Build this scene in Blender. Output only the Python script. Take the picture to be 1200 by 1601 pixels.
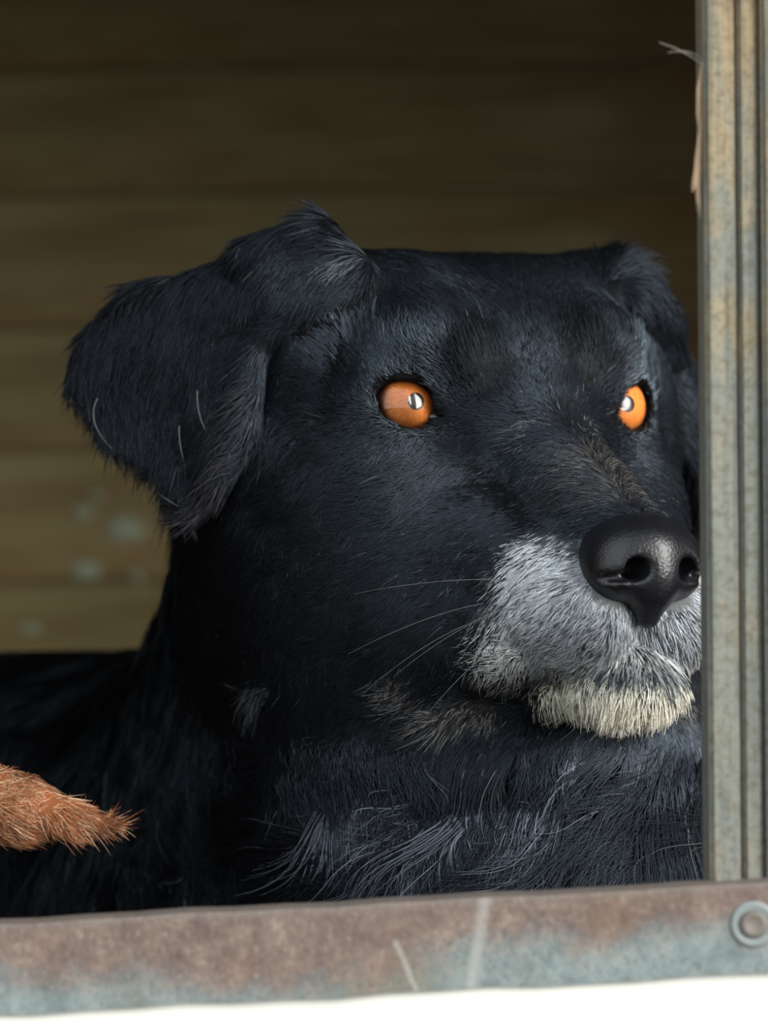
import bpy, bmesh, math, random
import numpy as np
from mathutils import Vector, Matrix

random.seed(7)
rng = np.random.default_rng(11)
for o in list(bpy.data.objects):
    bpy.data.objects.remove(o, do_unlink=True)
scene = bpy.context.scene
COL = scene.collection

# ------------------------------------------------------------------ camera / light
# All lengths below are centimetres, X right, Y away from the viewer, Z up from
# the lens height; GROUND is how far the yard lies below the lens.
GROUND = 62.0
FPX, CAMY = 8100.0, -135.0
def W(x, y, z):
    return Vector((x * .01, y * .01, (z + GROUND) * .01))
cam = bpy.data.cameras.new('camera')
cam.sensor_fit = 'VERTICAL'
cam.sensor_height = 36.0
cam.lens = 36.0 * FPX / 1601.0
cam.clip_start = .05
cam.dof.use_dof = True
cam.dof.focus_distance = 1.455
cam.dof.aperture_fstop = 11.0
camo = bpy.data.objects.new('camera', cam)
camo.location = W(0, CAMY, 0)
camo.rotation_euler = (math.radians(90), 0, 0)
COL.objects.link(camo)
scene.camera = camo

world = bpy.data.worlds.new('overcast_sky')
scene.world = world
world.use_nodes = True
bg = world.node_tree.nodes['Background']
bg.inputs['Color'].default_value = (.86, .93, 1.0, 1)
bg.inputs['Strength'].default_value = 1.0

vs = scene.view_settings
vs.view_transform = 'Standard'
vs.look = 'None'
vs.gamma = 1
vs.use_curve_mapping = False
vs.exposure = 0.95
# low hazy sun in front of the kennel, to the right of the viewer
sun = bpy.data.lights.new('hazy_sun', 'SUN')
sun.energy = 3.6
sun.angle = math.radians(44)
sun.color = (1, .97, .92)
suno = bpy.data.objects.new('hazy_sun', sun)
suno.rotation_euler = Vector((.70, -.66, .30)).to_track_quat('Z', 'Y').to_euler()
suno.location = (2, -2, 2)
COL.objects.link(suno)

# ------------------------------------------------------------------ helpers
def tag(o, label=None, cat=None, group=None, kind=None):
    if label: o['label'] = label
    if cat: o['category'] = cat
    if group: o['group'] = group
    if kind: o['kind'] = kind
    return o
def link(name, data, parent=None):
    o = bpy.data.objects.new(name, data)
    COL.objects.link(o)
    if parent: o.parent = parent
    return o
def px(x, y, Y):
    """photograph pixel -> (X, Z) in cm on the plane at depth Y"""
    s = (Y - CAMY) / FPX
    return (x - 600) * s, -(y - 800) * s
def lin(c):
    return tuple((v / 12.92 if v <= .04045 else ((v + .055) / 1.055) ** 2.4) for v in c)
def rgb(r, g, b):
    return lin((r / 255, g / 255, b / 255)) + (1,)

class NT:
    def __init__(s, name):
        s.m = bpy.data.materials.new(name); s.m.use_nodes = True
        s.t = s.m.node_tree; s.n = s.t.nodes; s.b = s.n['Principled BSDF']
        s.out = s.n['Material Output']
    def node(s, typ, **kw):
        n = s.n.new(typ)
        for k, v in kw.items():
            if hasattr(n, k): setattr(n, k, v)
            else: n.inputs[k].default_value = v
        return n
    def l(s, a, b): s.t.links.new(a, b)
    def coords(s, scale=(1, 1, 1), loc=(0, 0, 0)):
        c = s.node('ShaderNodeTexCoord'); m = s.node('ShaderNodeMapping')
        m.inputs['Scale'].default_value = scale; m.inputs['Location'].default_value = loc
        s.l(c.outputs['Object'], m.inputs['Vector']); return m.outputs['Vector']
    def noise(s, vec, scale, detail=6, rough=.6, dist=0):
        n = s.node('ShaderNodeTexNoise'); n.inputs['Scale'].default_value = scale
        n.inputs['Detail'].default_value = detail; n.inputs['Roughness'].default_value = rough
        n.inputs['Distortion'].default_value = dist
        s.l(vec, n.inputs['Vector']); return n.outputs['Fac']
    def ramp(s, fac, stops):
        r = s.node('ShaderNodeValToRGB'); e = r.color_ramp.elements
        while len(e) < len(stops): e.new(.5)
        for i, (p, c) in enumerate(stops):
            e[i].position = p; e[i].color = c
        s.l(fac, r.inputs['Fac']); return r.outputs['Color']
    def mix(s, fac, a, b, mode='MIX'):
        n = s.node('ShaderNodeMix', data_type='RGBA', blend_type=mode)
        for sock, v in ((n.inputs[0], fac), (n.inputs[6], a), (n.inputs[7], b)):
            if isinstance(v, (int, float)): sock.default_value = v
            elif isinstance(v, tuple): sock.default_value = v
            else: s.l(v, sock)
        return n.outputs[2]
    def math(s, op, a, b=0, c=0):
        n = s.node('ShaderNodeMath', operation=op)
        for i, v in enumerate((a, b, c)):
            if isinstance(v, (int, float)): n.inputs[i].default_value = v
            else: s.l(v, n.inputs[i])
        return n.outputs[0]
    def sstep(s, v, lo, hi):
        n = s.node('ShaderNodeMapRange', interpolation_type='SMOOTHSTEP')
        s.l(v, n.inputs[0]); n.inputs[1].default_value = lo; n.inputs[2].default_value = hi
        return n.outputs[0]
    def bump(s, h, strength=.3, dist=.002):
        n = s.node('ShaderNodeBump'); n.inputs['Strength'].default_value = strength
        n.inputs['Distance'].default_value = dist
        s.l(h, n.inputs['Height']); s.l(n.outputs[0], s.b.inputs['Normal'])
    def base(s, col, rough=.6, spec=.3):
        if isinstance(col, tuple): s.b.inputs['Base Color'].default_value = col
        else: s.l(col, s.b.inputs['Base Color'])
        s.b.inputs['Roughness'].default_value = rough
        s.b.inputs['Specular IOR Level'].default_value = spec
        return s.m

def box(name, x0, x1, y0, y1, z0, z1, mat, parent=None, bev=.0, rot=0.0):
    """box in cm; origin at its centre, optional roll (degrees about the Y axis)"""
    hx, hy, hz = (x1 - x0) * .005, (y1 - y0) * .005, (z1 - z0) * .005
    bm = bmesh.new(); bmesh.ops.create_cube(bm, size=2)
    for v in bm.verts: v.co = Vector((v.co.x * hx, v.co.y * hy, v.co.z * hz))
    if bev:
        bmesh.ops.bevel(bm, geom=bm.edges[:], offset=bev * .01, segments=2, affect='EDGES')
    me = bpy.data.meshes.new(name); bm.to_mesh(me); bm.free()
    me.materials.append(mat)
    for p in me.polygons: p.use_smooth = False
    o = link(name, me)
    o.location = W((x0 + x1) / 2, (y0 + y1) / 2, (z0 + z1) / 2)
    o.rotation_euler = (0, math.radians(rot), 0)
    if parent:
        o.parent = parent
        o.matrix_parent_inverse = parent.matrix_basis.inverted()
    return o

# ------------------------------------------------------------------ kennel materials
def wood_inside():
    t = NT('stained_plank_wood')
    v = t.coords((1.0, 1, 9))
    n1 = t.noise(v, 9, 8, .62, .6); 
    v2 = t.coords((1, 1, 1.6)); n2 = t.noise(v2, 7, 4, .55)
    c = t.ramp(n1, [(.28, rgb(98, 82, 52)), (.5, rgb(126, 112, 76)), (.75, rgb(146, 134, 98))])
    c = t.mix(t.math('MULTIPLY', t.sstep(n2, .5, .75), .6), c, rgb(112, 76, 40))
    oi = t.node('ShaderNodeObjectInfo')
    c = t.mix(t.math('MULTIPLY', oi.outputs['Random'], .35), c, rgb(92, 84, 52))
    t.bump(n1, .25, .001)
    return t.base(c, .75, .2)
def wood_post():
    t = NT('weathered_post_wood')
    v = t.coords((34, 34, 1.2)); n1 = t.noise(v, 9, 8, .7, .3)
    v2 = t.coords((5, 5, 1.0)); n2 = t.noise(v2, 6, 5, .6)
    v3 = t.coords((1, 1, 1)); n3 = t.noise(v3, 420, 4, .8)
    c = t.ramp(n1, [(.32, rgb(66, 59, 44)), (.44, rgb(106, 96, 75)), (.54, rgb(136, 124, 100)), (.66, rgb(106, 101, 86))])
    c = t.mix(t.sstep(n2, .52, .7), c, rgb(128, 104, 77))
    # remains of blue-green paint, more of it near the sill
    tc = t.node('ShaderNodeTexCoord'); sp = t.node('ShaderNodeSeparateXYZ')
    t.l(tc.outputs['Object'], sp.inputs[0])
    low = t.sstep(sp.outputs['Z'], .10, -.20)
    n4 = t.noise(t.coords((4, 4, 1.3), (3, 1, 5)), 14, 6, .65, .5)
    f = t.sstep(t.math('ADD', n4, t.math('MULTIPLY', low, .26)), .58, .76)
    c = t.mix(t.math('MULTIPLY', f, .6), c, rgb(88, 101, 104))
    c = t.mix(t.math('MULTIPLY', t.sstep(n3, .56, .36), .5), c, rgb(67, 61, 46))
    t.bump(n1, .5, .0012)
    return t.base(c, .8, .2)
def rail_metal():
    t = NT('rusty_painted_steel')
    tc = t.node('ShaderNodeTexCoord'); sp = t.node('ShaderNodeSeparateXYZ')
    t.l(tc.outputs['Object'], sp.inputs[0])
    X, Z = sp.outputs['X'], sp.outputs['Z']
    v = t.coords(); nb = t.noise(v, 28, 6, .65, .4); nf = t.noise(t.coords((1, 1, .8)), 620, 4, .8); nm = t.noise(v, 100, 6, .8)
    n0 = t.noise(t.coords((1, 1, 1), (.3, 0, 0)), 12, 3, .5)
    # rust keeps to the upper part of the strip, deeper around its middle
    mid = t.sstep(t.math('ABSOLUTE', t.math('ADD', X, .032)), .085, .0)
    edge = t.math('MULTIPLY_ADD', mid, -.0085, .0008)
    h = t.math('SUBTRACT', Z, edge)
    h = t.math('MULTIPLY_ADD', t.math('SUBTRACT', nb, .5), .030, h)
    h = t.math('MULTIPLY_ADD', t.math('SUBTRACT', nm, .5), .016, h)
    rust = t.math('MULTIPLY', t.sstep(h, -.007, .006), .88)
    paint = t.ramp(nm, [(.3, rgb(68, 77, 77)), (.5, rgb(94, 105, 105)), (.7, rgb(118, 127, 124))])
    paint = t.mix(t.sstep(n0, .5, .7), paint, rgb(88, 84, 68))
    rcol = t.ramp(nm, [(.3, rgb(61, 44, 38)), (.45, rgb(81, 62, 55)), (.55, rgb(93, 74, 64)), (.7, rgb(114, 97, 85))])
    rcol = t.mix(t.math('MULTIPLY', t.sstep(nb, .5, .75), .6), rcol, rgb(90, 67, 47))
    c = t.mix(rust, paint, rcol)
    c = t.mix(t.math('MULTIPLY', t.sstep(Z, .0088, .0116), .6), c, rgb(94, 88, 82))
    c = t.mix(t.math('MULTIPLY', t.sstep(nf, .54, .70), .5), c, rgb(134, 126, 116))
    c = t.mix(t.math('MULTIPLY', t.sstep(nf, .46, .33), .55), c, rgb(53, 44, 40))
    # two pale scratches through the coating
    for (xa, za, xb, zb, wd, s) in ((.003, .002, .0075, -.0105, .0006, .4), (.0268, .0115, .0222, -.0105, .0013, .38)):
        k = (xb - xa) / (zb - za)
        dx = t.math('ABSOLUTE', t.math('SUBTRACT', t.math('SUBTRACT', X, xa), t.math('MULTIPLY', t.math('SUBTRACT', Z, za), k)))
        dx = t.math('MULTIPLY_ADD', t.math('SUBTRACT', nm, .5), .0025, dx)
        f = t.math('MULTIPLY', t.sstep(dx, wd * 2.2, 0), t.sstep(Z, za + .001, za - .001))
        c = t.mix(t.math('MULTIPLY', f, s), c, rgb(149, 149, 144))
    t.bump(t.math('ADD', nf, nm), .35, .0006)
    return t.base(c, .6, .35)
def simple(name, c, rough=.7, spec=.2, var=.12, scale=30):
    t = NT(name); n = t.noise(t.coords(), scale, 5)
    d = tuple(x * (1 - var) for x in c[:3]) + (1,); e = tuple(min(1, x * (1 + var)) for x in c[:3]) + (1,)
    return t.base(t.ramp(n, [(.3, d), (.7, e)]), rough, spec)
M_IN, M_POST, M_RAIL = wood_inside(), wood_post(), rail_metal()
M_WHITE = simple('whitewashed_board', rgb(184, 184, 178), .7, .2, .03, 12)
M_PLAIN = simple('kennel_board', rgb(120, 104, 70), .8, .15, .2, 18)
M_FLOOR = simple('kennel_floor_boards', rgb(112, 96, 70), .8, .15, .2, 18)
M_GROUND = simple('trodden_yard_earth', rgb(84, 80, 60), .9, .1, .25, 4)
M_ZINC = simple('dull_zinc', rgb(104, 112, 110), .5, .5, .18, 120)
M_ZDARK = simple('rust_stained_zinc', rgb(88, 82, 76), .55, .4, .25, 160)

# ------------------------------------------------------------------ kennel shell
XL, XR, YB, ZF, ZC = -80.0, 62.0, 84.0, -29.0, 46.0
g = box('ground', -400, 400, -900, 300, -GROUND - 2, -GROUND, M_GROUND)
tag(g, 'bare earth of the yard in front of the kennel', 'ground', kind='structure')
f = box('floor', XL, XR, 0, YB, ZF - 2, ZF, M_FLOOR)
tag(f, 'wooden kennel floor under the black dog', 'floor', kind='structure')
c = box('ceiling', XL - 4, XR + 4, 0, YB + 4, ZC, ZC + 2, M_PLAIN)
tag(c, 'wooden kennel roof above the opening', 'ceiling', kind='structure')
tag(box('wall_left', XL - 2, XL, 0, YB, ZF - 2, ZC, M_PLAIN), 'side wall of the kennel beyond the left edge', 'wall', kind='structure')
tag(box('wall_right', XR, XR + 2, 0, YB, ZF - 2, ZC, M_PLAIN), 'side wall of the kennel behind the post', 'wall', kind='structure')

wb = bpy.data.objects.new('wall_back', None); COL.objects.link(wb); wb.location = W((XL + XR) / 2, YB, ZF)
tag(wb, 'olive brown horizontal plank wall behind the dog', 'wall', kind='structure')
bpy.context.view_layer.update()
D_back = (YB - CAMY) / FPX
joints = [1760, 1545, 1330, 1118, 908, 700, 510, 303, 108, -95, -300, -505, -710, -900]   # photograph rows of the plank joints
for i in range(len(joints) - 1):
    za, zb = -(joints[i] - 800) * D_back, -(joints[i + 1] - 800) * D_back
    za, zb = max(za, ZF), min(zb, ZC)
    if zb - za < .4: continue
    dy = random.uniform(-.12, .12)
    box('plank', XL, XR, YB + dy, YB + 2, za + .05, zb - .05, M_IN, wb, bev=.14, rot=-.9)
box('backing_board', XL, XR, YB + 2, YB + 3, ZF, ZC, simple('dark_backing', rgb(80, 66, 44), .9, .1), wb)

# pale droppings / paint flecks on the back wall
M_SPOT = simple('pale_blue_green_splash', rgb(142, 150, 128), .8, .1, .1, 60)
def splat(cx, cy, rx, ry, seed):
    r = random.Random(seed); x, z = px(cx, cy, YB - .12)
    n = 18; bm = bmesh.new(); ring = []
    kx, kz = rx * D_back * .01, ry * D_back * .01
    ph = [r.uniform(.7, 1.15) for _ in range(n)]
    for i in range(n):
        a = 2 * math.pi * i / n; q = (ph[i] + ph[(i + 1) % n]) / 2
        ring.append((math.cos(a) * kx * q, math.sin(a) * kz * q))
    top = [bm.verts.new((a * .7, -.0007, b * .7)) for a, b in ring]
    bot = [bm.verts.new((a, .0006, b)) for a, b in ring]
    bm.faces.new(top)
    for i in range(n): bm.faces.new((top[i], bot[i], bot[(i + 1) % n], top[(i + 1) % n]))
    me = bpy.data.meshes.new('splash'); bm.normal_update(); bm.to_mesh(me); bm.free(); me.materials.append(M_SPOT)
    o = link('paint_splash', me); o.location = W(x, YB - .12, z)
    o.parent = wb; o.matrix_parent_inverse = wb.matrix_basis.inverted()
for k, a in enumerate([(194, 826, 30, 22), (132, 892, 26, 17), (128, 800, 18, 11), (48, 982, 20, 9), (212, 900, 16, 9), (150, 775, 14, 7)]):
    splat(*a, k)

# front: post, sill strip, white board, lintel
def front_rect(name, x0, x1, y0, y1, Y0, Y1, mat, parent=None, bev=0, rot=0):
    xa, zt = px(x0, y0, Y0); xb, zb = px(x1, y1, Y0)
    return box(name, xa, xb, Y0, Y1, zb, zt, mat, parent, bev, rot)
post = bpy.data.objects.new('trim_1', None); COL.objects.link(post)
tag(post, 'weathered grooved wooden post at the right of the opening', 'post', kind='structure')
xa, _ = px(1150, 800, 0); post.location = W(xa, 0, 0); bpy.context.view_layer.update()
R = -.5
front_rect('post_strip', 1097, 1145, -1800, 1480, .0, 3.4, M_POST, post, .12, R)
front_rect('post_strip', 1149, 1182, -1800, 1480, .35, 3.4, M_POST, post, .10, R)
front_rect('post_strip', 1186, 1246, -1800, 1480, .1, 3.4, M_POST, post, .12, R)
front_rect('post_core', 1108, 1242, -1800, 1480, 1.0, 3.0, M_PLAIN, post, 0, R)

slope = math.degrees(math.atan(62 / 1150.0))
YR = -1.1
sill = bpy.data.objects.new('trim_2', None); COL.objects.link(sill)
tag(sill, 'rusty pale blue painted steel strip along the bottom of the opening', 'sill strip', kind='structure')
zc_l = 1415 + 100; 
def on_rail(xp):                       # middle row of the strip at pixel column xp
    return 1515 - 62 / 1150 * xp
xm, zm = px(600, on_rail(600), YR)
sill.location = W(xm, YR, zm); sill.rotation_euler = (0, -math.radians(slope), 0)
bpy.context.view_layer.update()
def angle_strip():
    # an L-shaped folded steel strip: front plate + top flange, 2.35 cm tall
    pr = [(0, -1.17), (0, 1.10), (.03, 1.15), (.10, 1.17), (1.6, 1.19), (1.6, 1.05), (.18, 1.03), (.14, .98), (.14, -1.17)]
    bm = bmesh.new(); L = 70.0; nx = 60; rows = []
    for i in range(nx + 1):
        x = -48 + (L + 8) * i / nx
        w = .035 * math.sin(x * .9) + .025 * math.sin(x * 2.3 + 1)
        rows.append([bm.verts.new((x * .01, (y + .03 * math.sin(x * .35)) * .01, (z + (w if z < 0 else w * .6)) * .01)) for y, z in pr])
    n = len(pr)
    for i in range(nx):
        for j in range(n):
            bm.faces.new((rows[i][j], rows[i + 1][j], rows[i + 1][(j + 1) % n], rows[i][(j + 1) % n]))
    bm.faces.new(rows[0]); bm.faces.new(rows[-1][::-1])
    bmesh.ops.recalc_face_normals(bm, faces=bm.faces[:])
    me = bpy.data.meshes.new('steel_strip'); bm.to_mesh(me); bm.free(); me.materials.append(M_RAIL)
    return link('steel_strip', me, sill)
angle_strip()
def lathe(name, prof, n, mat, parent):
    bm = bmesh.new(); rows = []
    for r, y in prof:
        rows.append([bm.verts.new((math.cos(2 * math.pi * i / n) * r * .01, y * .01, math.sin(2 * math.pi * i / n) * r * .01)) for i in range(n)])
    for a, b in zip(rows, rows[1:]):
        for i in range(n): bm.faces.new((a[i], a[(i + 1) % n], b[(i + 1) % n], b[i]))
    bm.faces.new(rows[0]); bm.faces.new(rows[-1][::-1])
    bmesh.ops.recalc_face_normals(bm, faces=bm.faces[:])
    me = bpy.data.meshes.new(name); bm.to_mesh(me); bm.free(); me.materials.append(mat)
    for p in me.polygons: p.use_smooth = len(p.vertices) == 4
    return link(name, me, parent)
bx_ = ((1178 - 600) * (YR - CAMY) / FPX) / math.cos(math.radians(slope)) * .01
bolt = lathe('washer', [(.60, .0), (.60, -.05), (.56, -.09), (.46, -.07), (.40, -.05), (.1, -.05)], 40, M_ZINC, sill)
bolt.location = (bx_, 0, .0012)
bh = lathe('bolt_head', [(.36, -.02), (.36, -.10), (.33, -.17), (.27, -.20), (.17, -.15), (.05, -.14)], 40, M_ZDARK, bolt)

wf = bpy.data.objects.new('wall_front', None); COL.objects.link(wf)
tag(wf, 'white painted board below the rusty sill strip', 'wall', kind='structure')
wf.location = W(0, 0, ZF); bpy.context.view_layer.update()
xw, zw = px(600, on_rail(600) + 66, -.6)
box('board', -60, 60, -.9, 1.2, zw - 26.0, zw + 1.0, M_WHITE, wf, .1, -slope)
box('sill_backing', -60, 46, .55, 3.0, zm - 4.5, zm + .2, M_PLAIN, wf, .1, -slope)
ln = box('trim_3', XL, XR + 4, 0, 4, 24.5, ZC, M_PLAIN)
tag(ln, 'board across the top of the kennel opening', 'lintel', kind='structure')
ln = box('added_shade_board', XL, -15, 0, 4, ZF, 24.5, M_IN)  # unseen panel, added to cut the light reaching the left cheek
tag(ln, 'unseen board left of the opening, added to keep light off the dog', 'post', kind='structure')

# ------------------------------------------------------------------ implicit-surface modeller
def smooth(a, b, x):
    t = np.clip((x - a) / (b - a), 0, 1); return t * t * (3 - 2 * t)
class Field:
    """distance field on a rectilinear grid (cm); parts are blended in one by one"""
    def __init__(s, ax, ay, az):
        s.ax = [np.asarray(a, np.float32) for a in (ax, ay, az)]
        s.F = np.full([len(a) for a in s.ax], 40, np.float32)
    def sub(s, lo, hi):
        sl = []
        for a, l, h in zip(s.ax, lo, hi):
            i, j = np.searchsorted(a, l), np.searchsorted(a, h)
            sl.append(slice(max(i - 1, 0), min(j + 1, len(a))))
        P = [a[q] for a, q in zip(s.ax, sl)]
        return tuple(sl), (P[0][:, None, None], P[1][None, :, None], P[2][None, None, :])
    def add(s, fn, lo, hi, k):
        m = k + .8
        sl, P = s.sub([v - m for v in lo], [v + m for v in hi])
        A = s.F[sl]
        if A.size == 0: return
        B = fn(*P)
        h = np.maximum(k - np.abs(A - B), 0) / k
        s.F[sl] = np.minimum(A, B) - h * h * k * .25
    def cut(s, fn, lo, hi, k):
        m = k + .3
        sl, P = s.sub([v - m for v in lo], [v + m for v in hi])
        A = s.F[sl]
        if A.size == 0: return
        B = -fn(*P)
        h = np.maximum(k - np.abs(A - B), 0) / k
        s.F[sl] = np.maximum(A, B) + h * h * k * .25
    def mesh(s):
        F = s.F; X = s.ax; S = F < 0
        nx, ny, nz = F.shape
        cnt = np.zeros((nx - 1, ny - 1, nz - 1), np.uint8)
        corners = [(i, j, k) for i in (0, 1) for j in (0, 1) for k in (0, 1)]
        for i, j, k in corners: cnt += S[i:nx - 1 + i, j:ny - 1 + j, k:nz - 1 + k]
        act = np.argwhere((cnt > 0) & (cnt < 8))
        idx = np.full(cnt.shape, -1, np.int32); idx[tuple(act.T)] = np.arange(len(act))
        acc = np.zeros((len(act), 3)); num = np.zeros(len(act))
        for a in corners:
            for d in range(3):
                if a[d]: continue
                b = list(a); b[d] = 1
                ia = act + np.array(a); ib = act + np.array(b)
                fa = F[tuple(ia.T)]; fb = F[tuple(ib.T)]
                m = (fa < 0) != (fb < 0)
                t = np.where(m, fa / np.where(m, fa - fb, 1), 0)[:, None]
                pa = np.stack([X[q][ia[:, q]] for q in range(3)], 1); pb = np.stack([X[q][ib[:, q]] for q in range(3)], 1)
                acc[m] += (pa + t * (pb - pa))[m]; num[m] += 1
        V = acc / num[:, None]
        quads = []
        for d in range(3):
            e1, e2 = [(1, 2), (2, 0), (0, 1)][d]
            sa = [slice(None)] * 3; sb = [slice(None)] * 3
            sa[d] = slice(0, -1); sb[d] = slice(1, None)
            for q in (e1, e2): sa[q] = slice(1, -1); sb[q] = slice(1, -1)
            A, B = S[tuple(sa)], S[tuple(sb)]
            for flip, m in ((False, A & ~B), (True, ~A & B)):
                I = np.argwhere(m)
                I[:, e1] += 1; I[:, e2] += 1
                o1 = np.zeros(3, int); o1[e1] = 1; o2 = np.zeros(3, int); o2[e2] = 1
                q = np.stack([idx[tuple((I - o).T)] for o in (o1 + o2, o2, 0 * o1, o1)], 1)
                quads.append(q[:, ::-1] if flip else q)
        Q = np.concatenate(quads)
        return V, Q[(Q >= 0).all(1)]
def capsule(a, b, ra, rb):
    a = np.array(a, float); b = np.array(b, float); d = b - a; dd = d @ d
    def fn(x, y, z):
        t = np.clip(((x - a[0]) * d[0] + (y - a[1]) * d[1] + (z - a[2]) * d[2]) / dd, 0, 1)
        return np.sqrt((x - a[0] - t * d[0]) ** 2 + (y - a[1] - t * d[1]) ** 2 + (z - a[2] - t * d[2]) ** 2) - (ra + t * (rb - ra))
    r = max(ra, rb)
    return fn, np.minimum(a, b) - r, np.maximum(a, b) + r
def ellipsoid(c, r):
    c = np.array(c, float); r = np.array(r, float)
    def fn(x, y, z):
        px_, py_, pz_ = (x - c[0]), (y - c[1]), (z - c[2])
        k0 = np.sqrt((px_ / r[0]) ** 2 + (py_ / r[1]) ** 2 + (pz_ / r[2]) ** 2)
        k1 = np.sqrt((px_ / r[0] ** 2) ** 2 + (py_ / r[1] ** 2) ** 2 + (pz_ / r[2] ** 2) ** 2)
        return np.where(k0 > .05, k0 * (k0 - 1) / np.maximum(k1, 1e-6), -r.min())
    return fn, c - r, c + r
def tri_dist(P, a, b, c):
    """distance from points P (...,3) to triangle abc"""
    ba, pa = b - a, P - a; cb, pb = c - b, P - b; ac, pc = a - c, P - c
    n = np.cross(ba, ac)
    s = (np.sign((np.cross(ba, n) * pa).sum(-1)) + np.sign((np.cross(cb, n) * pb).sum(-1)) + np.sign((np.cross(ac, n) * pc).sum(-1)))
    def seg(e, p):
        t = np.clip((p @ e) / (e @ e), 0, 1)
        return ((e * t[..., None] - p) ** 2).sum(-1)
    d2 = np.minimum(np.minimum(seg(ba, pa), seg(cb, pb)), seg(ac, pc))
    return np.sqrt(np.where(s < 2, d2, (pa @ n) ** 2 / (n @ n)))

# ------------------------------------------------------------------ dog: head frame
# head axes: u sideways (towards the post), f forward along the muzzle, w up;
# the origin lies midway between the eyes
YAW = math.radians(28)
cs, sn = math.cos(YAW), math.sin(YAW)
HO = np.array([3.98, 15.0, 3.1])
HU, HF, HW = np.array([cs, sn, 0]), np.array([sn, -cs, 0]), np.array([0, 0, 1.0])
def h2w(p):
    p = np.asarray(p, float)
    return HO + p[..., :1] * HU + p[..., 1:2] * HF + p[..., 2:3] * HW
def w2h(p):
    q = p - HO
    return np.stack([q @ HU, q @ HF, q @ HW], -1)
def head(prim, sym=True):
    """turn a primitive given in head axes (mirrored when sym) into a world one"""
    fn, lo, hi = prim
    if sym:
        lo = np.array(lo); hi = np.array(hi); m = max(abs(lo[0]), abs(hi[0])); lo[0], hi[0] = -m, m
    cor = h2w(np.array([(a, b, c) for a in (lo[0], hi[0]) for b in (lo[1], hi[1]) for c in (lo[2], hi[2])]))
    def g(x, y, z):
        u = (x - HO[0]) * cs + (y - HO[1]) * sn
        f = (x - HO[0]) * sn - (y - HO[1]) * cs
        if sym: u = np.abs(u)
        return fn(u, f, z - HO[2] + 0 * u)
    return g, cor.min(0), cor.max(0)

EYE_R = 1.14
EYE_AX = np.array([.25, .96, .06]); EYE_AX /= np.linalg.norm(EYE_AX)
EYE_C = np.array([3.74, .12, 0.0]) - EYE_R * EYE_AX
EYE_T = np.cross(EYE_AX, [0, 0, 1.0]); EYE_T /= np.linalg.norm(EYE_T)          # sideways, away from the nose
EYE_B = np.cross(EYE_T, EYE_AX)
def eye_opening(u, f, w):
    a = (u - EYE_C[0]) * EYE_T[0] + (f - EYE_C[1]) * EYE_T[1] + (w - EYE_C[2]) * EYE_T[2]
    b = (u - EYE_C[0]) * EYE_B[0] + (f - EYE_C[1]) * EYE_B[1] + (w - EYE_C[2]) * EYE_B[2]
    z = (u - EYE_C[0]) * EYE_AX[0] + (f - EYE_C[1]) * EYE_AX[1] + (w - EYE_C[2]) * EYE_AX[2]
    b2 = b - .16 * a                                  # inner corner sits lower
    up, dn = .64, .70
    e = (np.sqrt((a / .93) ** 2 + (np.where(b2 > 0, b2 / up, b2 / dn)) ** 2) - 1) * .75
    t = np.clip((-a - .55) / .55, 0, 1)               # tear-duct notch
    e2 = np.sqrt((a + .55 + t * .55) ** 2 + (b + .22 + t * .16) ** 2) - (.30 - .2 * t)
    return np.maximum(np.minimum(e, e2), .25 - z), a, b, z

# ear sheets in head axes, mirrored for both sides: (u, f, w)
def ear_pt(x, y, dy):
    Y = HO[1] + dy; X, Z = px(x, y, Y)
    return w2h(np.array([X, Y, Z]))
EP = {k: ear_pt(*v) for k, v in dict(
    B1=(566, 415, -.2), P=(500, 366, .6), T1=(400, 396, 1.2), T2=(305, 440, 1.9), T3=(212, 458, 2.6), O1=(136, 536, 2.8),
    O2=(122, 596, 2.5), O3=(168, 672, 1.7), O4=(244, 722, 1.0), TP=(306, 792, .1), I1=(345, 742, -.3), I2=(378, 680, -.4),
    I3=(392, 600, -.3), I4=(405, 530, -.1), B2=(450, 470, -.3), C1=(300, 560, .9), C2=(430, 430, .1),
    K1=(480, 420, 3.2), K2=(330, 500, 4.0)).items()}
ETRI = [('B1', 'P', 'C2'), ('P', 'T1', 'C2'), ('C2', 'T1', 'C1'), ('T1', 'T2', 'C1'), ('T2', 'T3', 'C1'), ('T3', 'O1', 'C1'), ('O1', 'O2', 'C1'),
        ('O2', 'O3', 'C1'), ('O3', 'O4', 'C1'), ('O4', 'TP', 'C1'), ('TP', 'I1', 'C1'), ('I1', 'I2', 'C1'), ('I2', 'I3', 'C1'),
        ('I3', 'I4', 'C1'), ('I4', 'C2', 'C1'), ('I4', 'B2', 'C2'), ('B2', 'B1', 'C2'), ('P', 'T1', 'K1'), ('T1', 'K1', 'K2'), ('T1', 'T2', 'K2')]
def ear_distance(u, f, w):
    rt = u > 0                                    # the far ear is carried lower
    P = np.stack(np.broadcast_arrays(-np.abs(u) + rt * .6, f, w + rt * .5), -1)
    d = None
    for a, b, c in ETRI:
        q = tri_dist(P, EP[a], EP[b], EP[c])
        d = q if d is None else np.minimum(d, q)
    return d
def ear_fn(u, f, w):
    return ear_distance(u, f, w) - .30
EARR = np.array(list(EP.values()))

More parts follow.
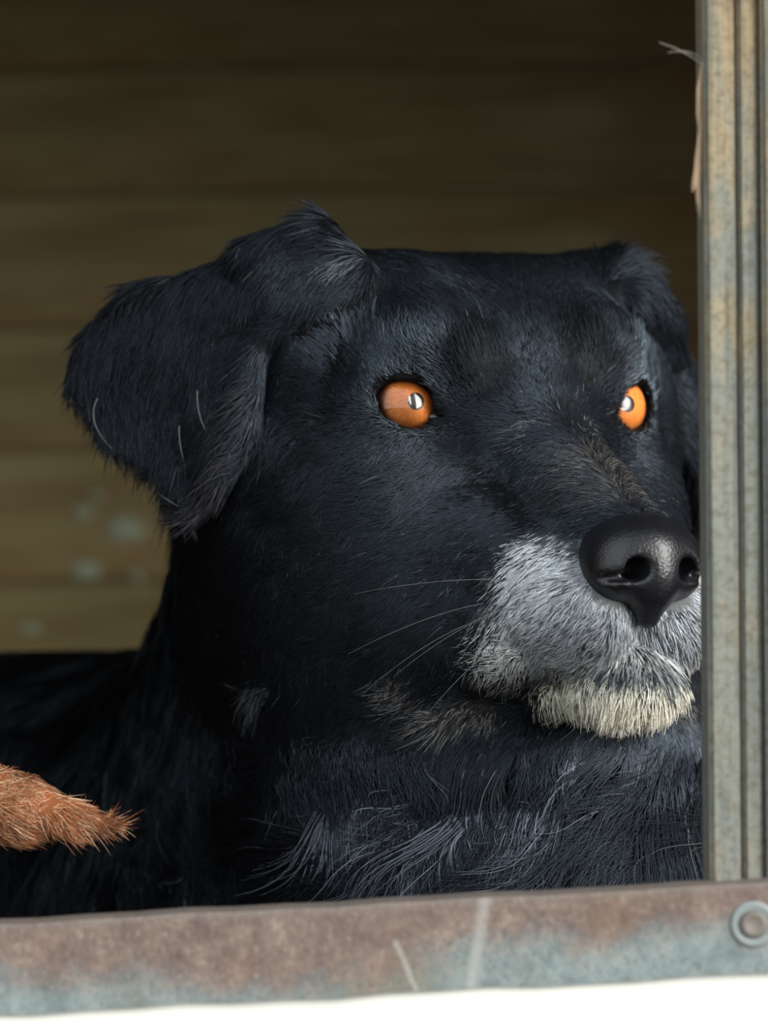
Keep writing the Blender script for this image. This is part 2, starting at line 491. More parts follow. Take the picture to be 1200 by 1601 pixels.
# ------------------------------------------------------------------ black dog body
def axis(segs):
    out = [np.arange(a, b, h) for a, b, h in segs]; return np.concatenate(out)
H = .17
Fd = Field(axis([(-66, -12, .8), (-12, 17, H), (17, 22, .7)]),
           axis([(1, 5, .5), (5, 29, H), (29, 76, .8)]),
           axis([(-30, -10, .6), (-10, 9, H), (9, 12, .5)]))
HD = lambda prim, k, sym=True: Fd.add(*head(prim, sym), k)
HD(ellipsoid((0, -5.2, -.3), (5.3, 6.7, 4.5)), .5)                     # skull
HD(ellipsoid((2.6, -4.6, 1.6), (2.7, 4.4, 2.7)), 1.2)                  # temples, flat crown
HD(ellipsoid((2.5, -.75, 1.5), (1.6, 1.5, 1.2)), 1.2)                # brows
HD(capsule((0, .8, -1.5), (0, 5.9, -4.15), 1.75, 1.3), 1.3)            # bridge
HD(capsule((1.6, -.5, -4.6), (1.1, 5.0, -5.7), 2.7, 1.7), 1.3)        # muzzle
HD(ellipsoid((4.0, -3.2, -3.2), (2.2, 3.8, 3.3)), 1.6)                 # cheek
HD(ellipsoid((3.7, -5.5, -4.4), (2.7, 4.0, 4.2)), 2.0)                 # jaw muscle
HD(ellipsoid((1.45, 4.3, -6.35), (1.6, 3.0, 1.55)), .8)               # upper lips
HD(capsule((2.2, 3.6, -6.8), (3.0, .4, -6.5), 1.15, 1.45), .9)         # lips towards the corner
HD(capsule((.7, 5.5, -7.55), (2.3, -2, -7.3), 1.0, 1.7), .16)          # lower jaw
HD(ellipsoid((0, 5.9, -7.75), (1.85, 1.35, 1.05)), .3)                 # chin
HD(ellipsoid((0, 0, -6.6), (2.6, 5.0, 2.2)), .6)                       # floor of the mouth
HD(ellipsoid((5.3, -5.0, -.6), (2.1, 3.2, 4.4)), 1.0, False)             # far side of the head under the ear
HD(ellipsoid(EYE_C, (EYE_R + .2,) * 3), .7)                           # eyelids
Fd.add(*head((ear_fn, np.array([-12.5, EARR[:, 1].min() - .3, EARR[:, 2].min() - .8]), np.array([12.5, EARR[:, 1].max() + .3, EARR[:, 2].max() + .3])), sym=False), .7)
HD(capsule(EP['P'], EP['T1'], .55, .5), .5, False)
HD(ellipsoid((4.5, -4.4, 2.7), (1.7, 2.2, 1.8)), 1.2)                  # ear root
BD = lambda prim, k: Fd.add(*prim, k)
BD(capsule((.8, 21.0, .2), (.6, 25.5, -8), 6.6, 7.3), 2.5)           # neck
BD(capsule((.6, 26.0, -8), (1.5, 27.5, -17), 7.2, 10.0), 3)           # fore chest
BD(ellipsoid((4.6, 20.5, -13.5), (9.0, 8.4, 8.8)), 4)                  # breast
BD(capsule((2.2, 18.5, -4.5), (4.0, 19.0, -10), 6.2, 7.2), 3)          # throat
BD(capsule((0, 30, -16), (-26, 48, -17.5), 11.5, 12.0), 4)             # ribs
BD(capsule((-24, 46, -17.5), (-46, 61, -19), 12.0, 9.5), 4)            # loin and rump
BD(capsule((-40, 50, -22), (-29, 42, -24.5), 6, 4.5), 3)               # thigh
BD(capsule((-29, 41, -25.5), (-20, 34, -27), 2.6, 1.9), 1)             # hind paw
for sx, sy in ((-10, 24), (11, 31)):                                   # forelegs folded along the floor
    BD(capsule((sx, sy, -20), (sx + 1, sy + 3, -25.5), 4.5, 3.0), 2)
    BD(capsule((sx + 1, sy + 3, -26), (sx + 4, sy - 14, -27), 2.6, 1.9), 1)
    BD(ellipsoid((sx + 4, sy - 16, -27), (2.3, 3.2, 1.9)), 1)
BD(capsule((-50, 64, -22), (-60, 66, -27), 2.6, 1.6), 2)               # tail
Fd.cut(*head((lambda u, f, w: eye_opening(u, f, w)[0], EYE_C - 1.3, EYE_C + 1.5)), .08)
Vd, Qd = Fd.mesh()
del Fd

def grads(V, Q):
    n = np.zeros_like(V)
    a = np.cross(V[Q[:, 2]] - V[Q[:, 0]], V[Q[:, 3]] - V[Q[:, 1]])
    for i in range(4): np.add.at(n, Q[:, i], a)
    return n / np.maximum(np.linalg.norm(n, axis=1, keepdims=True), 1e-9)
Nd = grads(Vd, Qd)
if ((Vd - Vd.mean(0)) * Nd).sum(1).mean() < 0:
    Qd = Qd[:, ::-1]; Nd = -Nd

def wnoise(P, s, seed=0):
    """smooth pseudo-noise in about -1..1"""
    r = np.random.default_rng(seed); o = 0
    for i in range(6):
        k = r.normal(size=3); k *= s * r.uniform(.6, 1.6) / np.linalg.norm(k)
        o = o + np.sin(P @ k + r.uniform(0, 6.3))
    return o / 3.0

def blob(P, c, r):
    """soft elliptical mask, 1 in the middle"""
    return smooth(1.25, .55, np.sqrt((((P - np.array(c)) / np.array(r)) ** 2).sum(-1)))
def coat_colour(P, rnd=None):
    """coat colours of the dog: black, greyed on muzzle, lips and chin"""
    h = w2h(P); hs = h.copy(); hs[:, 0] = np.abs(hs[:, 0])
    n = wnoise(P, 1.1, 3); n2 = wnoise(P, 4.5, 4)
    col = np.tile(np.array([.0060, .0066, .0088]), (len(P), 1))
    def put(m, c):
        if rnd is not None: m = np.clip((m - rnd) * 3 + .5, 0, 1) * (m > .02)       # hair by hair
        col[:] = col * (1 - m[:, None]) + np.array(c) * m[:, None]
    put(.42 * blob(h, (.5, 5.0, -2.0), (2.1, 2.3, 1.3)), (.06, .053, .046))               # brownish grey bridge
    grey = blob(hs, (1.9, 5.6, -6.1), (1.9, 2.4, 2.2))
    grey = np.clip(grey + .25 * n * grey, 0, 1)
    put(.80 * grey, (.30, .31, .325))
    put(.75 * blob(hs, (2.3, 5.2, -5.2), (.9, 1.6, 1.6)) , (.60, .62, .64))                # pale streak beside the nose
    put(.75 * blob(hs, (2.6, 4.0, -6.9), (1.0, 1.5, 1.2)) , (.60, .60, .59))
    put(.7 * blob(hs, (0, 7.2, -6.6), (1.9, 1.6, 1.2)), (.30, .31, .32))
    put(.9 * blob(hs, (.7, 6.0, -8.5), (2.3, 1.9, 1.45)), (.82, .78, .65))                # cream chin
    put(.8 * blob(hs, (2.3, 6.4, -6.9), (.8, 1.3, 1.5)) * (h[:, 0] > 0), (.8, .8, .76))
    put(.5 * blob(hs, (4.2, .7, -7.8), (.7, .9, 1.1)), (.13, .125, .12))               # grey lip corner
    put(.4 * blob(hs, (3.2, 1.9, -8.8), (1.2, 1.6, .5)), (.13, .12, .105))
    lip = np.exp(-((hs[:, 2] + 7.55 + .12 * (6 - hs[:, 1])) / .22) ** 2) * (hs[:, 1] > 2.5)
    put(.4 * np.clip(lip, 0, 1), (.02, .02, .022))
    put(.25 * blob(h, (-.1, 2.6, 2.3), (.25, .8, .5)), (.2, .21, .22))
    put(.22 * blob(hs, (1.5, 3.2, -.6), (1.2, 1.2, .7)) * smooth(.1, .6, n2), (.2, .2, .2))
    e_, a_, b_, z_ = eye_opening(hs[:, 0], hs[:, 1], hs[:, 2])
    rim = smooth(1.55, 1.2, np.sqrt((a_ / .93) ** 2 + ((b_ - .16 * a_) / .7) ** 2)) * (z_ > 0) * (hs[:, 1] > -2)
    put(rim, (.003, .003, .003))                                                         # black eye rims
    put(.9 * blob(hs, (1.75, .6, 1.35), (1.25, 1.8, 1.1)), (.0035, .0032, .003))           # darker brow spots
    near = (np.abs(h) < 16).all(1) & (h[:, 0] < 0); ed_ = np.full(len(P), 9.0)
    for a, b in (('I3', 'I2'), ('I2', 'I1'), ('I1', 'TP')):
        ea, eb = EP[a], EP[b]; t_ = np.clip(((h[near] - ea) @ (eb - ea)) / ((eb - ea) @ (eb - ea)), 0, 1)
        ed_[near] = np.minimum(ed_[near], np.linalg.norm(h[near] - ea - t_[:, None] * (eb - ea), axis=1))
    put(.7 * smooth(.55, .15, ed_), (.04, .038, .045))                                    # thin worn ear edge
    # pale locks on the breast: grey hairs, with sheen painted in
    for (x, y, rx, rz) in ((402, 1088, .45, .5), (560, 1245, 1.2, .6), (625, 1320, .6, .8), (690, 1290, .5, 1.0), (862, 1270, .8, 1.0), (905, 1190, .6, .5), (650, 1215, .9, .5), (740, 1250, .5, .7)):
        X, Z = px(x, y, 12)
        m = blob(np.stack([P[:, 0], P[:, 2]], 1), (X, Z), (rx, rz)) * (P[:, 1] < 24) * (h[:, 2] < -7)
        put(.5 * m, (.11, .125, .15))
    X, Z = px(545, 402, 13)
    put(.35 * blob(np.stack([P[:, 0], P[:, 2]], 1), (X, Z), (.5, .3)), (.10, .12, .14))
    return col

def coat_sheen_shade(P):
    """hair gloss factor by region, with sheen and shade painted in"""
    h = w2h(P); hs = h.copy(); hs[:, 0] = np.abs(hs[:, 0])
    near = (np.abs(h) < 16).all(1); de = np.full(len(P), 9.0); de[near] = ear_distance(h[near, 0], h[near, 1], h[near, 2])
    g_ = 1 + 1.2 * smooth(-6, -1, h[:, 1]) * smooth(-2, 1.5, h[:, 2]) + .3 * blob(hs, (1.2, 4.2, -2.2), (2.2, 2.6, 1.6))  # sheen painted in on forehead and bridge
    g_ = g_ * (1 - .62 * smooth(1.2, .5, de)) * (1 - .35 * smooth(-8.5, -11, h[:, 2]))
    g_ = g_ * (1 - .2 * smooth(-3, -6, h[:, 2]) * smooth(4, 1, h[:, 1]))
    return g_ * (1 - .85 * np.maximum(blob(hs, (1.8, .9, 1.0), (1.3, 2.2, 1.7)), .8 * blob(hs, (2.4, .9, -.7), (.9, 1.6, 1.0))))  # brows and eye corners, like ears and chest above, dulled as painted shade
def to_mesh(name, V, Q, mat, cols=None):
    me = bpy.data.meshes.new(name)
    v = np.array(V) * .01; v[:, 2] += GROUND * .01
    me.vertices.add(len(v)); me.vertices.foreach_set('co', v.astype(np.float32).ravel())
    me.loops.add(Q.size); me.loops.foreach_set('vertex_index', Q.astype(np.int32).ravel())
    me.polygons.add(len(Q)); me.polygons.foreach_set('loop_start', np.arange(0, Q.size, 4, dtype=np.int32))
    me.update(calc_edges=True); me.validate()
    me.polygons.foreach_set('use_smooth', np.ones(len(me.polygons), bool))
    if cols is not None:
        at = me.attributes.new('coat', 'FLOAT_COLOR', 'POINT')
        at.data.foreach_set('color', np.concatenate([cols, np.ones((len(cols), 1))], 1).astype(np.float32).ravel())
    me.materials.append(mat)
    return me
def coat_mat(name, rough, spec, sheen=0.0):
    t = NT(name); a = t.node('ShaderNodeAttribute'); a.attribute_name = 'coat'
    t.base(a.outputs['Color'], rough, spec); 
    return t.m
M_SKIN = coat_mat('dog_skin', .7, .12)
M_FUR = coat_mat('dog_fur', .42, .6)
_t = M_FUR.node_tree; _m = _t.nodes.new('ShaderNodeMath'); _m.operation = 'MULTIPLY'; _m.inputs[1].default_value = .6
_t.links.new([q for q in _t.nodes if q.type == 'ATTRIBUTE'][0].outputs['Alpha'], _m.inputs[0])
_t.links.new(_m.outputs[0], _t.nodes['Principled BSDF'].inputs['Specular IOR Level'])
M_FUR.node_tree.nodes['Principled BSDF'].inputs['Specular Tint'].default_value = (.66, .83, 1.0, 1)

dog = bpy.data.objects.new('dog', None); COL.objects.link(dog); dog.location = W(-10, 34, ZF)
tag(dog, 'black dog with amber eyes and greying muzzle looking out of the kennel', 'dog')
bpy.context.view_layer.update()
def child(o, root):
    o.parent = root; o.matrix_parent_inverse = root.matrix_basis.inverted(); return o
body = child(link('body', to_mesh('body', Vd, Qd, M_SKIN, coat_colour(Vd) * .45)), dog)

# ------------------------------------------------------------------ eyes
def eye_mats():
    t = NT('eye_white_dark'); wht = t.base(rgb(70, 52, 44), .25, .5)
    t = NT('amber_iris')
    tc = t.node('ShaderNodeTexCoord'); sp = t.node('ShaderNodeSeparateXYZ'); t.l(tc.outputs['Object'], sp.inputs[0])
    r = t.math('SQRT', t.math('ADD', t.math('POWER', sp.outputs['X'], 2), t.math('POWER', sp.outputs['Z'], 2)))
    ang = t.math('ARCTAN2', sp.outputs['X'], sp.outputs['Z'])
    cmb = t.node('ShaderNodeCombineXYZ'); t.l(t.math('MULTIPLY', ang, 6), cmb.inputs[0]); t.l(t.math('MULTIPLY', r, 260), cmb.inputs[1])
    n = t.noise(cmb.outputs[0], 2.2, 4, .6)
    c = t.ramp(n, [(.3, rgb(184, 102, 38)), (.55, rgb(206, 128, 60)), (.8, rgb(222, 156, 94))])
    c = t.mix(t.sstep(r, .0072, .0092), c, rgb(60, 26, 10))
    iris = t.base(c, .5, .2)
    t = NT('pupil_black'); pup = t.base(rgb(20, 16, 14), .3, .3)
    t = NT('clear_cornea')
    gl = t.node('ShaderNodeBsdfGlossy'); gl.inputs['Roughness'].default_value = .02; gl.inputs['Color'].default_value = (1, 1, 1, 1)
    tr = t.node('ShaderNodeBsdfTransparent'); fr = t.node('ShaderNodeFresnel'); fr.inputs[0].default_value = 1.52
    mx = t.node('ShaderNodeMixShader'); t.l(fr.outputs[0], mx.inputs[0]); t.l(tr.outputs[0], mx.inputs[1]); t.l(gl.outputs[0], mx.inputs[2])
    t.l(mx.outputs[0], t.out.inputs['Surface'])
    return wht, iris, pup, t.m
M_SCL, M_IRIS, M_PUP, M_COR = eye_mats()
def cap_mesh(name, R, t0, t1, mat, nt=16, n=48, off=0, bulge=0):
    """piece of a sphere about -Y between polar angles t0 and t1 (radius in cm)"""
    bm = bmesh.new(); rows = []
    for i in range(nt + 1):
        t = t0 + (t1 - t0) * i / nt
        if t < 1e-6: rows.append([bm.verts.new((0, -(R + off + bulge) * .01, 0))]); continue
        rr = R + off + bulge * max(0, 1 - (t / t1) ** 2)
        rows.append([bm.verts.new((math.sin(t) * math.cos(2 * math.pi * j / n) * rr * .01, -math.cos(t) * rr * .01, math.sin(t) * math.sin(2 * math.pi * j / n) * rr * .01)) for j in range(n)])
    for a, b in zip(rows, rows[1:]):
        for j in range(n):
            if len(a) == 1: bm.faces.new((a[0], b[(j + 1) % n], b[j]))
            else: bm.faces.new((a[j], a[(j + 1) % n], b[(j + 1) % n], b[j]))
    bmesh.ops.recalc_face_normals(bm, faces=bm.faces[:])
    me = bpy.data.meshes.new(name); bm.to_mesh(me); bm.free(); me.materials.append(mat)
    for p in me.polygons: p.use_smooth = True
    return me
M_TEAR = NT('wet_tear_duct').base(rgb(44, 34, 36), .12, .7)
GAZE = {-1: (-.08, .96, .12), 1: (.02, 1, .12)}
for s in (-1, 1):
    ec = EYE_C * [s, 1, 1]
    e = link('eye', cap_mesh('eyeball', EYE_R, 0, math.pi - .01, M_SCL, 32), None)
    e.location = W(*h2w(ec))
    gz = np.array(GAZE[s]); gw = gz[0] * HU + gz[1] * HF + gz[2] * HW
    e.rotation_euler = Vector(gw).to_track_quat('-Y', 'Z').to_euler()
    child(e, dog); bpy.context.view_layer.update()
    link('iris', cap_mesh('iris', EYE_R, math.radians(12.5), math.radians(58), M_IRIS, 12, 48, .008), e)
    link('pupil', cap_mesh('pupil', EYE_R, 0, math.radians(12.7), M_PUP, 6, 48, .010), e)
    cr = link('tear_duct', cap_mesh('tear_duct', .20, 0, math.pi - .01, M_TEAR, 12, 24), None)
    q = ec + (EYE_T * -.80 + EYE_B * -.36 + EYE_AX * .80) * [1, 1, 1] if s > 0 else ec + (EYE_T * -.80 + EYE_B * -.36 + EYE_AX * .80) * [-1, 1, 1]
    cr.location = W(*h2w(q)); cr.scale = (1.3, 1, .8); child(cr, e); cr.matrix_parent_inverse = e.matrix_world.inverted()
    link('cornea', cap_mesh('cornea', EYE_R, 0, math.radians(75), M_COR, 20, 64, .02, .02), e)

# ------------------------------------------------------------------ nose leather
def nose_mat():
    t = NT('wet_black_nose'); v = t.coords()
    vo = t.node('ShaderNodeTexVoronoi'); vo.inputs['Scale'].default_value = 1100; t.l(v, vo.inputs['Vector'])
    n = t.noise(v, 120, 4)
    t.bump(t.math('ADD', vo.outputs['Distance'], t.math('MULTIPLY', n, .3)), .3, .0003)
    return t.base(t.ramp(n, [(.3, rgb(15, 15, 18)), (.7, rgb(25, 26, 31))]), .34, .5)
M_NOSE = nose_mat()
hn = .075
nlo, nhi = h2w(np.array([[a, b, c] for a in (-2.4, 2.4) for b in (4.4, 9) for c in (-7.2, -2.4)])).min(0), h2w(np.array([[a, b, c] for a in (-2.4, 2.4) for b in (4.4, 9) for c in (-7.2, -2.4)])).max(0)
Fn = Field(*[np.arange(l, h, hn) for l, h in zip(nlo, nhi)])
ND = lambda p, k: Fn.add(*head(p), k)
NC = lambda p, k: Fn.cut(*head(p), k)
ND(ellipsoid((0, 6.55, -4.15), (1.55, 1.55, 1.05)), .2)
ND(ellipsoid((.95, 6.75, -4.65), (.82, 1.15, .95)), .5)
ND(ellipsoid((0, 7.15, -4.9), (.75, 1.0, 1.0)), .5)
ND(capsule((0, 7.2, -5.1), (0, 7.1, -6.0), .6, .34), .35)
NC(ellipsoid((.80, 7.85, -4.68), (.34, .95, .33)), .14)
NC(capsule((.95, 7.85, -4.85), (1.75, 7.2, -4.95), .17, .09), .12)
NC(capsule((0, 8.35, -4.8), (0, 7.75, -6.4), .06, .10), .12)
Vn, Qn = Fn.mesh(); Nn = grads(Vn, Qn)
if ((Vn - Vn.mean(0)) * Nn).sum(1).mean() < 0: Qn = Qn[:, ::-1]
nose = child(link('nose', to_mesh('nose', Vn, Qn, M_NOSE)), dog)
tag(nose, 'wet black nose leather')

# ------------------------------------------------------------------ fur
def fur_object(name, roots, dirs, nrm, length, lift, cols, radius, root, mat, npts=5, wave=.0, droop=.0, cell=.9, clump=.35, seed=1):
    n = len(roots); t = np.linspace(0, 1, npts)[None, :, None]
    L = length[:, None, None]
    r = np.random.default_rng(seed)
    # hairs of one lock lean the same way
    key = np.floor(roots / cell + wnoise(roots, .8, 9)[:, None] * .4).astype(np.int64)
    hsh = (key[:, 0] * 73856093) ^ (key[:, 1] * 19349663) ^ (key[:, 2] * 83492791)
    jit = np.stack([np.sin(hsh * .7131 + i * 2.1) for i in range(3)], 1)
    off = (jit * clump + r.normal(size=(n, 3)) * .16)
    off -= (off * nrm).sum(1, keepdims=True) * nrm
    P = roots[:, None, :] - nrm[:, None, :] * .03 + dirs[:, None, :] * L * t + nrm[:, None, :] * L * lift[:, None, None] * (t - .55 * t ** 2) \
        + off[:, None, :] * L * t ** 1.6 + np.array([0, 0, -1.0]) * droop * L * t ** 2
    if wave:
        side = np.cross(dirs, nrm); ph = (hsh * .377)[:, None, None]
        P = P + side[:, None, :] * L * wave * np.sin(t * 5.2 + ph) * t
    cv = bpy.data.hair_curves.new(name); cv.add_curves([npts] * n)
    Q = P.reshape(-1, 3) * .01; Q[:, 2] += GROUND * .01
    cv.attributes['position'].data.foreach_set('vector', Q.astype(np.float32).ravel())
    ra = cv.attributes.new('radius', 'FLOAT', 'POINT') if 'radius' not in cv.attributes else cv.attributes['radius']
    taper = (1 - .85 * np.linspace(0, 1, npts) ** 1.5)[None, :]
    ra.data.foreach_set('value', (radius[:, None] * taper * .01).astype(np.float32).ravel())
    ca = cv.attributes.new('coat', 'FLOAT_COLOR', 'CURVE')
    ca.data.foreach_set('color', np.concatenate([cols, coat_sheen_shade(roots)[:, None]], 1).astype(np.float32).ravel())
    cv.materials.append(mat)
    o = child(link(name, cv), root); o['kind'] = 'stuff'
    return o
def scatter(V, Q, N, density):
    T = np.concatenate([Q[:, [0, 1, 2]], Q[:, [0, 2, 3]]])
    a = .5 * np.linalg.norm(np.cross(V[T[:, 1]] - V[T[:, 0]], V[T[:, 2]] - V[T[:, 0]]), axis=1)
    w = a * density(V[T].mean(1), N[T].mean(1))
    cnt = rng.poisson(w); T = np.repeat(T, cnt, 0); n = len(T)
    b = rng.random((n, 2)); f = b.sum(1) > 1; b[f] = 1 - b[f]
    w0 = 1 - b.sum(1)
    P = V[T[:, 0]] * w0[:, None] + V[T[:, 1]] * b[:, :1] + V[T[:, 2]] * b[:, 1:]
    M = N[T[:, 0]] * w0[:, None] + N[T[:, 1]] * b[:, :1] + N[T[:, 2]] * b[:, 1:]
    return P, M / np.linalg.norm(M, axis=1, keepdims=True)
def regions(P):
    h = w2h(P)
    near = (np.abs(h) < 16).all(1)
    de = np.full(len(P), 9.0); de[near] = ear_distance(h[near, 0], h[near, 1], h[near, 2])
    ear = smooth(1.1, .5, de)
    chest = np.maximum(smooth(-8.6, -10.2, h[:, 2] + .05 * h[:, 1]) , smooth(-7.5, -11, h[:, 1] - .3 * np.minimum(h[:, 2], 0))) * (1 - ear)
    torso = smooth(27, 36, P[:, 1])
    e, a, b, z = eye_opening(np.abs(h[:, 0]), h[:, 1], h[:, 2])
    lid = np.where(z > 0, np.sqrt((a / .93) ** 2 + ((b - .16 * a) / .76) ** 2), 9)
    nz = np.sqrt(((h - [0, 6.75, -4.6]) / [1.95, 1.9, 1.4]) ** 2).sum(1) * 0 + np.sqrt((((h - [0, 6.75, -4.6]) / [1.8, 1.75, 1.32]) ** 2).sum(1))
    muz = smooth(-.5, 3.5, h[:, 1]) * smooth(2, -1, h[:, 2])
    return h, ear, chest, torso, lid, nz, muz
def density(P, N):
    h, ear, chest, torso, lid, nz, muz = regions(P)
    d = 260 + 200 * muz
    d = d * (1 - ear) + 190 * ear
    d = d * (1 - chest) + 180 * chest
    d = d * (1 - torso) + 40 * torso
    d = d * np.where(lid < 1.04, 0, 1 + 1.0 * smooth(2.4, 1.6, lid)) * np.where(nz < .84, 0, 1)
    view = N @ np.array([0, -1.0, 0])
    d = d * np.where(view < -.3, .25, 1) * np.where(P[:, 2] < -17, .35, 1)
    return d
R0, RN = scatter(Vd, Qd, Nd, density)
h, ear, chest, torso, lid, nz, muz = regions(R0)
sgn = h[:, 0] / np.sqrt(h[:, 0] ** 2 + .6)
# lie of the coat, in head axes
up = smooth(-1, 2.5, h[:, 2])
dirh = np.stack([sgn * (.30 + .25 * muz), -np.ones(len(h)), -.55 * (1 - up) + .35 * up - .1 * muz + 1.1 * smooth(-3.5, -.5, h[:, 1]) * smooth(-1.2, .8, h[:, 2])], 1)
front = smooth(5.8, 7.4, h[:, 1]) * smooth(-4.5, -6.5, h[:, 2])
dirh += front[:, None] * np.stack([sgn * .9, 0 * sgn + .9, 0 * sgn - 1.5], 1)
fc = (smooth(4.6, 6.0, h[:, 1]) * smooth(-5.4, -6.2, h[:, 2]) * np.exp(-(h[:, 0] / 1.3) ** 2))[:, None]
dirh = dirh * (1 - fc) + fc * np.stack([h[:, 0] * .5, 0 * sgn + .1, 0 * sgn - 1], 1)
chin = smooth(-7.2, -8.4, h[:, 2]) * smooth(2, 4, h[:, 1])
dirh += chin[:, None] * np.array([0, .2, -.9])
tipE = EP['TP'] * [1, 1, 1]
ed = np.stack([sgn * -tipE[0], 0 * sgn + tipE[1], 0 * sgn + tipE[2]], 1) - h; ed /= np.linalg.norm(ed, axis=1, keepdims=True)
ed = ed * .8 + np.stack([sgn * .55, -.35 + 0 * sgn, 0 * sgn - .25], 1)
dirh = dirh * (1 - ear[:, None]) + ed * ear[:, None]
dw = dirh[:, :1] * HU + dirh[:, 1:2] * HF + dirh[:, 2:] * HW
wv = np.stack([wnoise(R0, .55, 21), wnoise(R0, .5, 22) * .4, wnoise(R0, .5, 23) * .5], 1)
dc = np.array([-.12, -.15, -1.0]) + .95 * wv
dt = np.array([-.9, .5, -.55]) + .3 * wv
dc = dc * (1 - torso[:, None]) + dt * torso[:, None]
dw = dw / np.linalg.norm(dw, axis=1, keepdims=True)
dw = dw * (1 - chest[:, None]) + dc * chest[:, None]
dw -= (dw * RN).sum(1, keepdims=True) * RN
dw /= np.maximum(np.linalg.norm(dw, axis=1, keepdims=True), 1e-6)
Lh = .75 + .35 * smooth(-1, -6, h[:, 1]) - .22 * muz
Lh = Lh + .25 * chin
Lh = Lh * (1 - ear) + .85 * ear
Lh = Lh * (1 - chest) + 2.7 * chest
Lh = Lh * (.5 + .5 * smooth(1.0, 2.3, lid)) * (.85 + .15 * smooth(.95, 1.6, nz)) * rng.uniform(.65, 1.2, len(h))
lift = .22 + .12 * chest + .05 * ear + .30 * smooth(2.8, 1.4, lid) + .35 * fc[:, 0]
cc = coat_colour(R0, rng.random(len(R0)))
cc = cc * rng.uniform(.6, 1.5, (len(cc), 1))
silver = rng.random(len(cc)) < (.003 + .014 * muz + .008 * chest)
cc[silver] = np.maximum(cc[silver], np.array([.10, .105, .11]) * rng.uniform(.4, 1.2, (silver.sum(), 1)))
rad = .018 + .001 * chest + .004 * torso
isb = chest > .5
print('hairs', len(R0), 'verts', len(Vd))
fur_object('short_fur', R0[~isb], dw[~isb], RN[~isb], Lh[~isb], lift[~isb], cc[~isb], rad[~isb], dog, M_FUR, 4, 0, .05, .8, .25, 1)
fur_object('long_fur', R0[isb], dw[isb], RN[isb], Lh[isb], lift[isb], cc[isb], rad[isb], dog, M_FUR, 9, .20, .12, 1.2, .45, 2)

# whiskers and stray pale hairs, each drawn as a thin curve
def strand_object(name, strands, rad, colr, root, mat):
    cv = bpy.data.hair_curves.new(name); cv.add_curves([len(s) for s in strands])
    Q = np.concatenate(strands) * .01; Q[:, 2] += GROUND * .01
    cv.attributes['position'].data.foreach_set('vector', Q.astype(np.float32).ravel())
    ra = cv.attributes.new('radius', 'FLOAT', 'POINT') if 'radius' not in cv.attributes else cv.attributes['radius']
    ra.data.foreach_set('value', np.concatenate([rad * .01 * (1 - .75 * np.linspace(0, 1, len(s))) for s in strands]).astype(np.float32))
    ca = cv.attributes.new('coat', 'FLOAT_COLOR', 'CURVE')
    ca.data.foreach_set('color', np.tile(np.array(colr + (1,), np.float32), (len(strands), 1)).ravel())
    cv.materials.append(mat)
    o = child(link(name, cv), root); o['kind'] = 'stuff'; return o
def bez(a, b, c, n=10):
    t = np.linspace(0, 1, n)[:, None]; a, b, c = map(np.array, (a, b, c))
    return a * (1 - t) ** 2 + 2 * b * t * (1 - t) + c * t ** 2
wk = []
for s in (-1, 1):
    for (a, b, c) in (((2.9, 4.4, -5.0), (4.6, 3.6, -4.9), (6.3, 1.6, -5.4)), ((3.0, 4.0, -5.6), (4.6, 3.2, -5.8), (6.4, 1.4, -7.1)),
                      ((3.0, 3.6, -6.0), (4.6, 3.0, -6.5), (5.9, 1.4, -8.2)), ((2.8, 4.8, -5.6), (4.4, 4.2, -6.2), (5.7, 2.8, -7.7)), ((2.7, 4.9, -6.3), (4.2, 4.5, -7.2), (5.2, 3.6, -8.9))):
        wk.append(bez(*[h2w(np.array(q) * [s, 1, 1]) for q in (a, b, c)]))
strand_object('whiskers', wk, .011, (.14, .14, .14), dog, M_FUR)
def pxs(pts, Y):
    return [np.array([px(x, y, Y)[0], Y, px(x, y, Y)[1]]) for x, y in pts]
st = [bez(*pxs(q, HO[1] + d)) for q, d in ((((152, 622), (132, 660), (176, 702)), 1.0), (((280, 665), (278, 700), (294, 740)), .1), (((308, 610), (306, 665), (342, 700)), -.2))]
strand_object('stray_hairs', st, .022, (.07, .065, .06), dog, M_FUR)

# ------------------------------------------------------------------ second dog, reddish brown
# lies along the front of the kennel beyond the left edge; only a furry tip is in view
Fb = Field(axis([(-62, -24, .7), (-24, -5, .2)]), axis([(2, 5, .5), (5, 14, .2), (14, 30, .7)]), axis([(-29.5, -14, .6), (-14, -4, .2), (-4, 0, .5)]))
def tip_pt(x, y, Y):
    X, Z = px(x, y, Y); return (X, Y, Z)
A = [tip_pt(178, 1290, 7.6), tip_pt(100, 1278, 8.0), tip_pt(20, 1262, 8.6), tip_pt(-130, 1225, 9.6), tip_pt(-330, 1240, 11)]
RA = [.13, .45, .88, 1.6, 2.3]
for i in range(4): Fb.add(*capsule(A[i], A[i + 1], RA[i], RA[i + 1]), .5)
Fb.add(*capsule(A[4], (-24, 14, -17), 2.3, 5.0), 1.2)
Fb.add(*ellipsoid((-29, 15, -20.5), (8, 7.5, 8.0)), 2)
Fb.add(*capsule((-30, 15.5, -20), (-50, 17, -19.5), 7.8, 8.2), 2)
Fb.add(*capsule((-27, 9, -24), (-35, 8, -26), 4, 3), 1)
Fb.add(*capsule((-35, 7.5, -27), (-27, 6, -27.5), 1.6, 1.4), .6)
Vb, Qb = Fb.mesh(); Nb = grads(Vb, Qb)
if ((Vb - Vb.mean(0)) * Nb).sum(1).mean() < 0: Qb = Qb[:, ::-1]; Nb = -Nb
def brown(P, rnd=None):
    n = wnoise(P, 2.2, 31)[:, None]
    c = np.array([.25, .085, .032]) * (1 + .3 * n)
    if rnd is not None:
        c = np.where(rnd[:, None] < .3, np.array([.42, .27, .16]), c) * (.6 + .8 * rng.random((len(P), 1)))
    return c
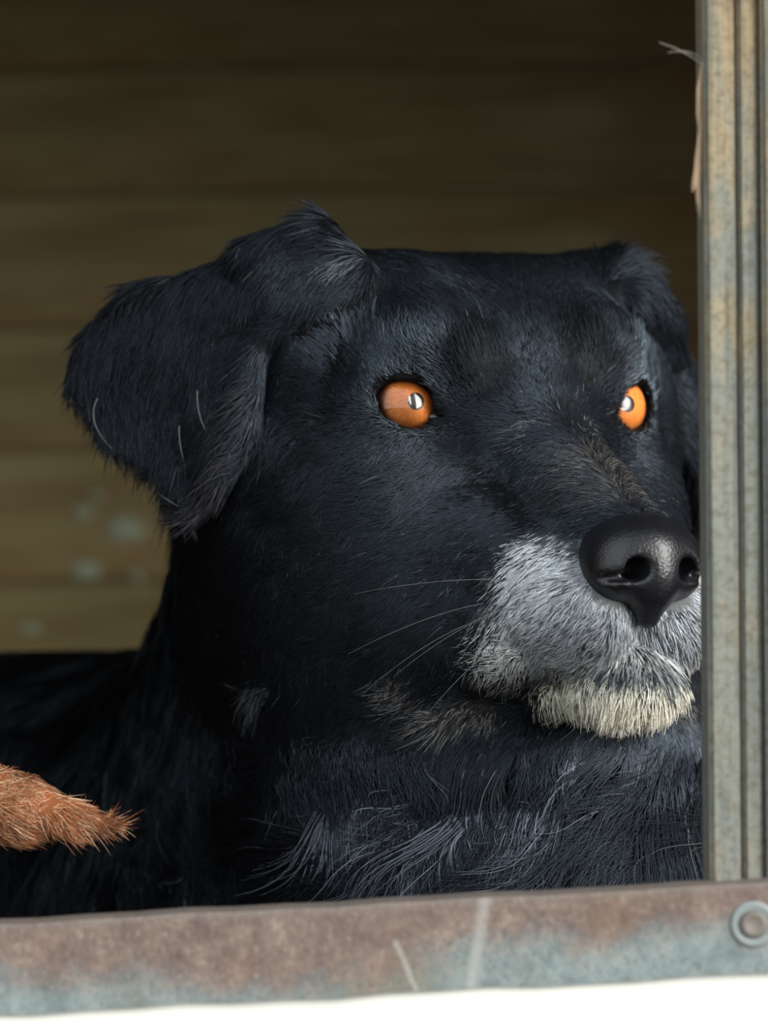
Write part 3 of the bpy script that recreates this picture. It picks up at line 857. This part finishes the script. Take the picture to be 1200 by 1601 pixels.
dog2 = bpy.data.objects.new('dog', None); COL.objects.link(dog2); dog2.location = W(-36, 14, ZF)
tag(dog2, 'reddish brown dog beyond the left edge, only a pointed furry tip in view', 'dog')
bpy.context.view_layer.update()
child(link('body', to_mesh('brown_body', Vb, Qb, M_SKIN, brown(Vb) * .6)), dog2)
R2, N2 = scatter(Vb, Qb, Nb, lambda P, N: np.where(P[:, 0] > -16, 500, 40))
axis_d = np.array(A[0]) - np.array(A[3]); axis_d /= np.linalg.norm(axis_d)
d2 = np.where((R2[:, 0] > -20)[:, None], axis_d, np.array([-.5, 0, -.6])) + .25 * rng.normal(size=R2.shape)
d2 -= (d2 * N2).sum(1, keepdims=True) * N2; d2 /= np.linalg.norm(d2, axis=1, keepdims=True)
n2_ = len(R2)
fur_object('fur', R2, d2, N2, np.where(R2[:, 0] > -16, .8, 1.6) * rng.uniform(.6, 1.2, n2_) * .75, np.full(n2_, .2), brown(R2, rng.random(n2_)), np.full(n2_, .013), dog2, M_FUR, 5, .05, .05, .5, .4, 5)

# ------------------------------------------------------------------ splinters and caught hairs on the post
M_SPL = simple('pale_splinter_wood', rgb(150, 128, 104), .8, .15, .2, 200)
def splinter(pts, wid, Y):
    """a tapering sliver of wood along photograph points, standing proud of the post's edge"""
    bm = bmesh.new(); rows = []
    n = len(pts)
    for i, (x, y) in enumerate(pts):
        X, Z = px(x, y, Y); w = wid * math.sin(math.pi * (.12 + .84 * i / (n - 1))) * .01
        p = W(X, Y, Z)
        rows.append([bm.verts.new(p + Vector(d) * w) for d in ((-1, 0, 0), (0, -.7, 0), (1, 0, 0), (0, .7, 0))])
    for a, b in zip(rows, rows[1:]):
        for j in range(4): bm.faces.new((a[j], a[(j + 1) % 4], b[(j + 1) % 4], b[j]))
    bm.faces.new(rows[0]); bm.faces.new(rows[-1][::-1])
    bmesh.ops.recalc_face_normals(bm, faces=bm.faces[:])
    me = bpy.data.meshes.new('splinter'); bm.to_mesh(me); bm.free(); me.materials.append(M_SPL)
    child(link('splinter', me), post)
splinter([(1098, 95), (1094, 140), (1093, 180), (1097, 225)], .10, .3)
splinter([(1098, 170), (1095, 210), (1091, 250), (1086, 285), (1082, 300)], .09, .3)
splinter([(1096, 255), (1090, 290), (1092, 315), (1095, 340)], .06, .3)
tuft = [bez(*pxs(q, .6)) for q in (((1096, 100), (1070, 78), (1030, 66)), ((1095, 92), (1078, 74), (1044, 82)), ((1092, 250), (1084, 290), (1094, 345)), ((1096, 240), (1082, 270), (1079, 296)),
                                   ((1094, 230), (1086, 262), (1088, 330)))]
strand_object('caught_hairs', tuft, .018, (.30, .27, .22), post, M_FUR)
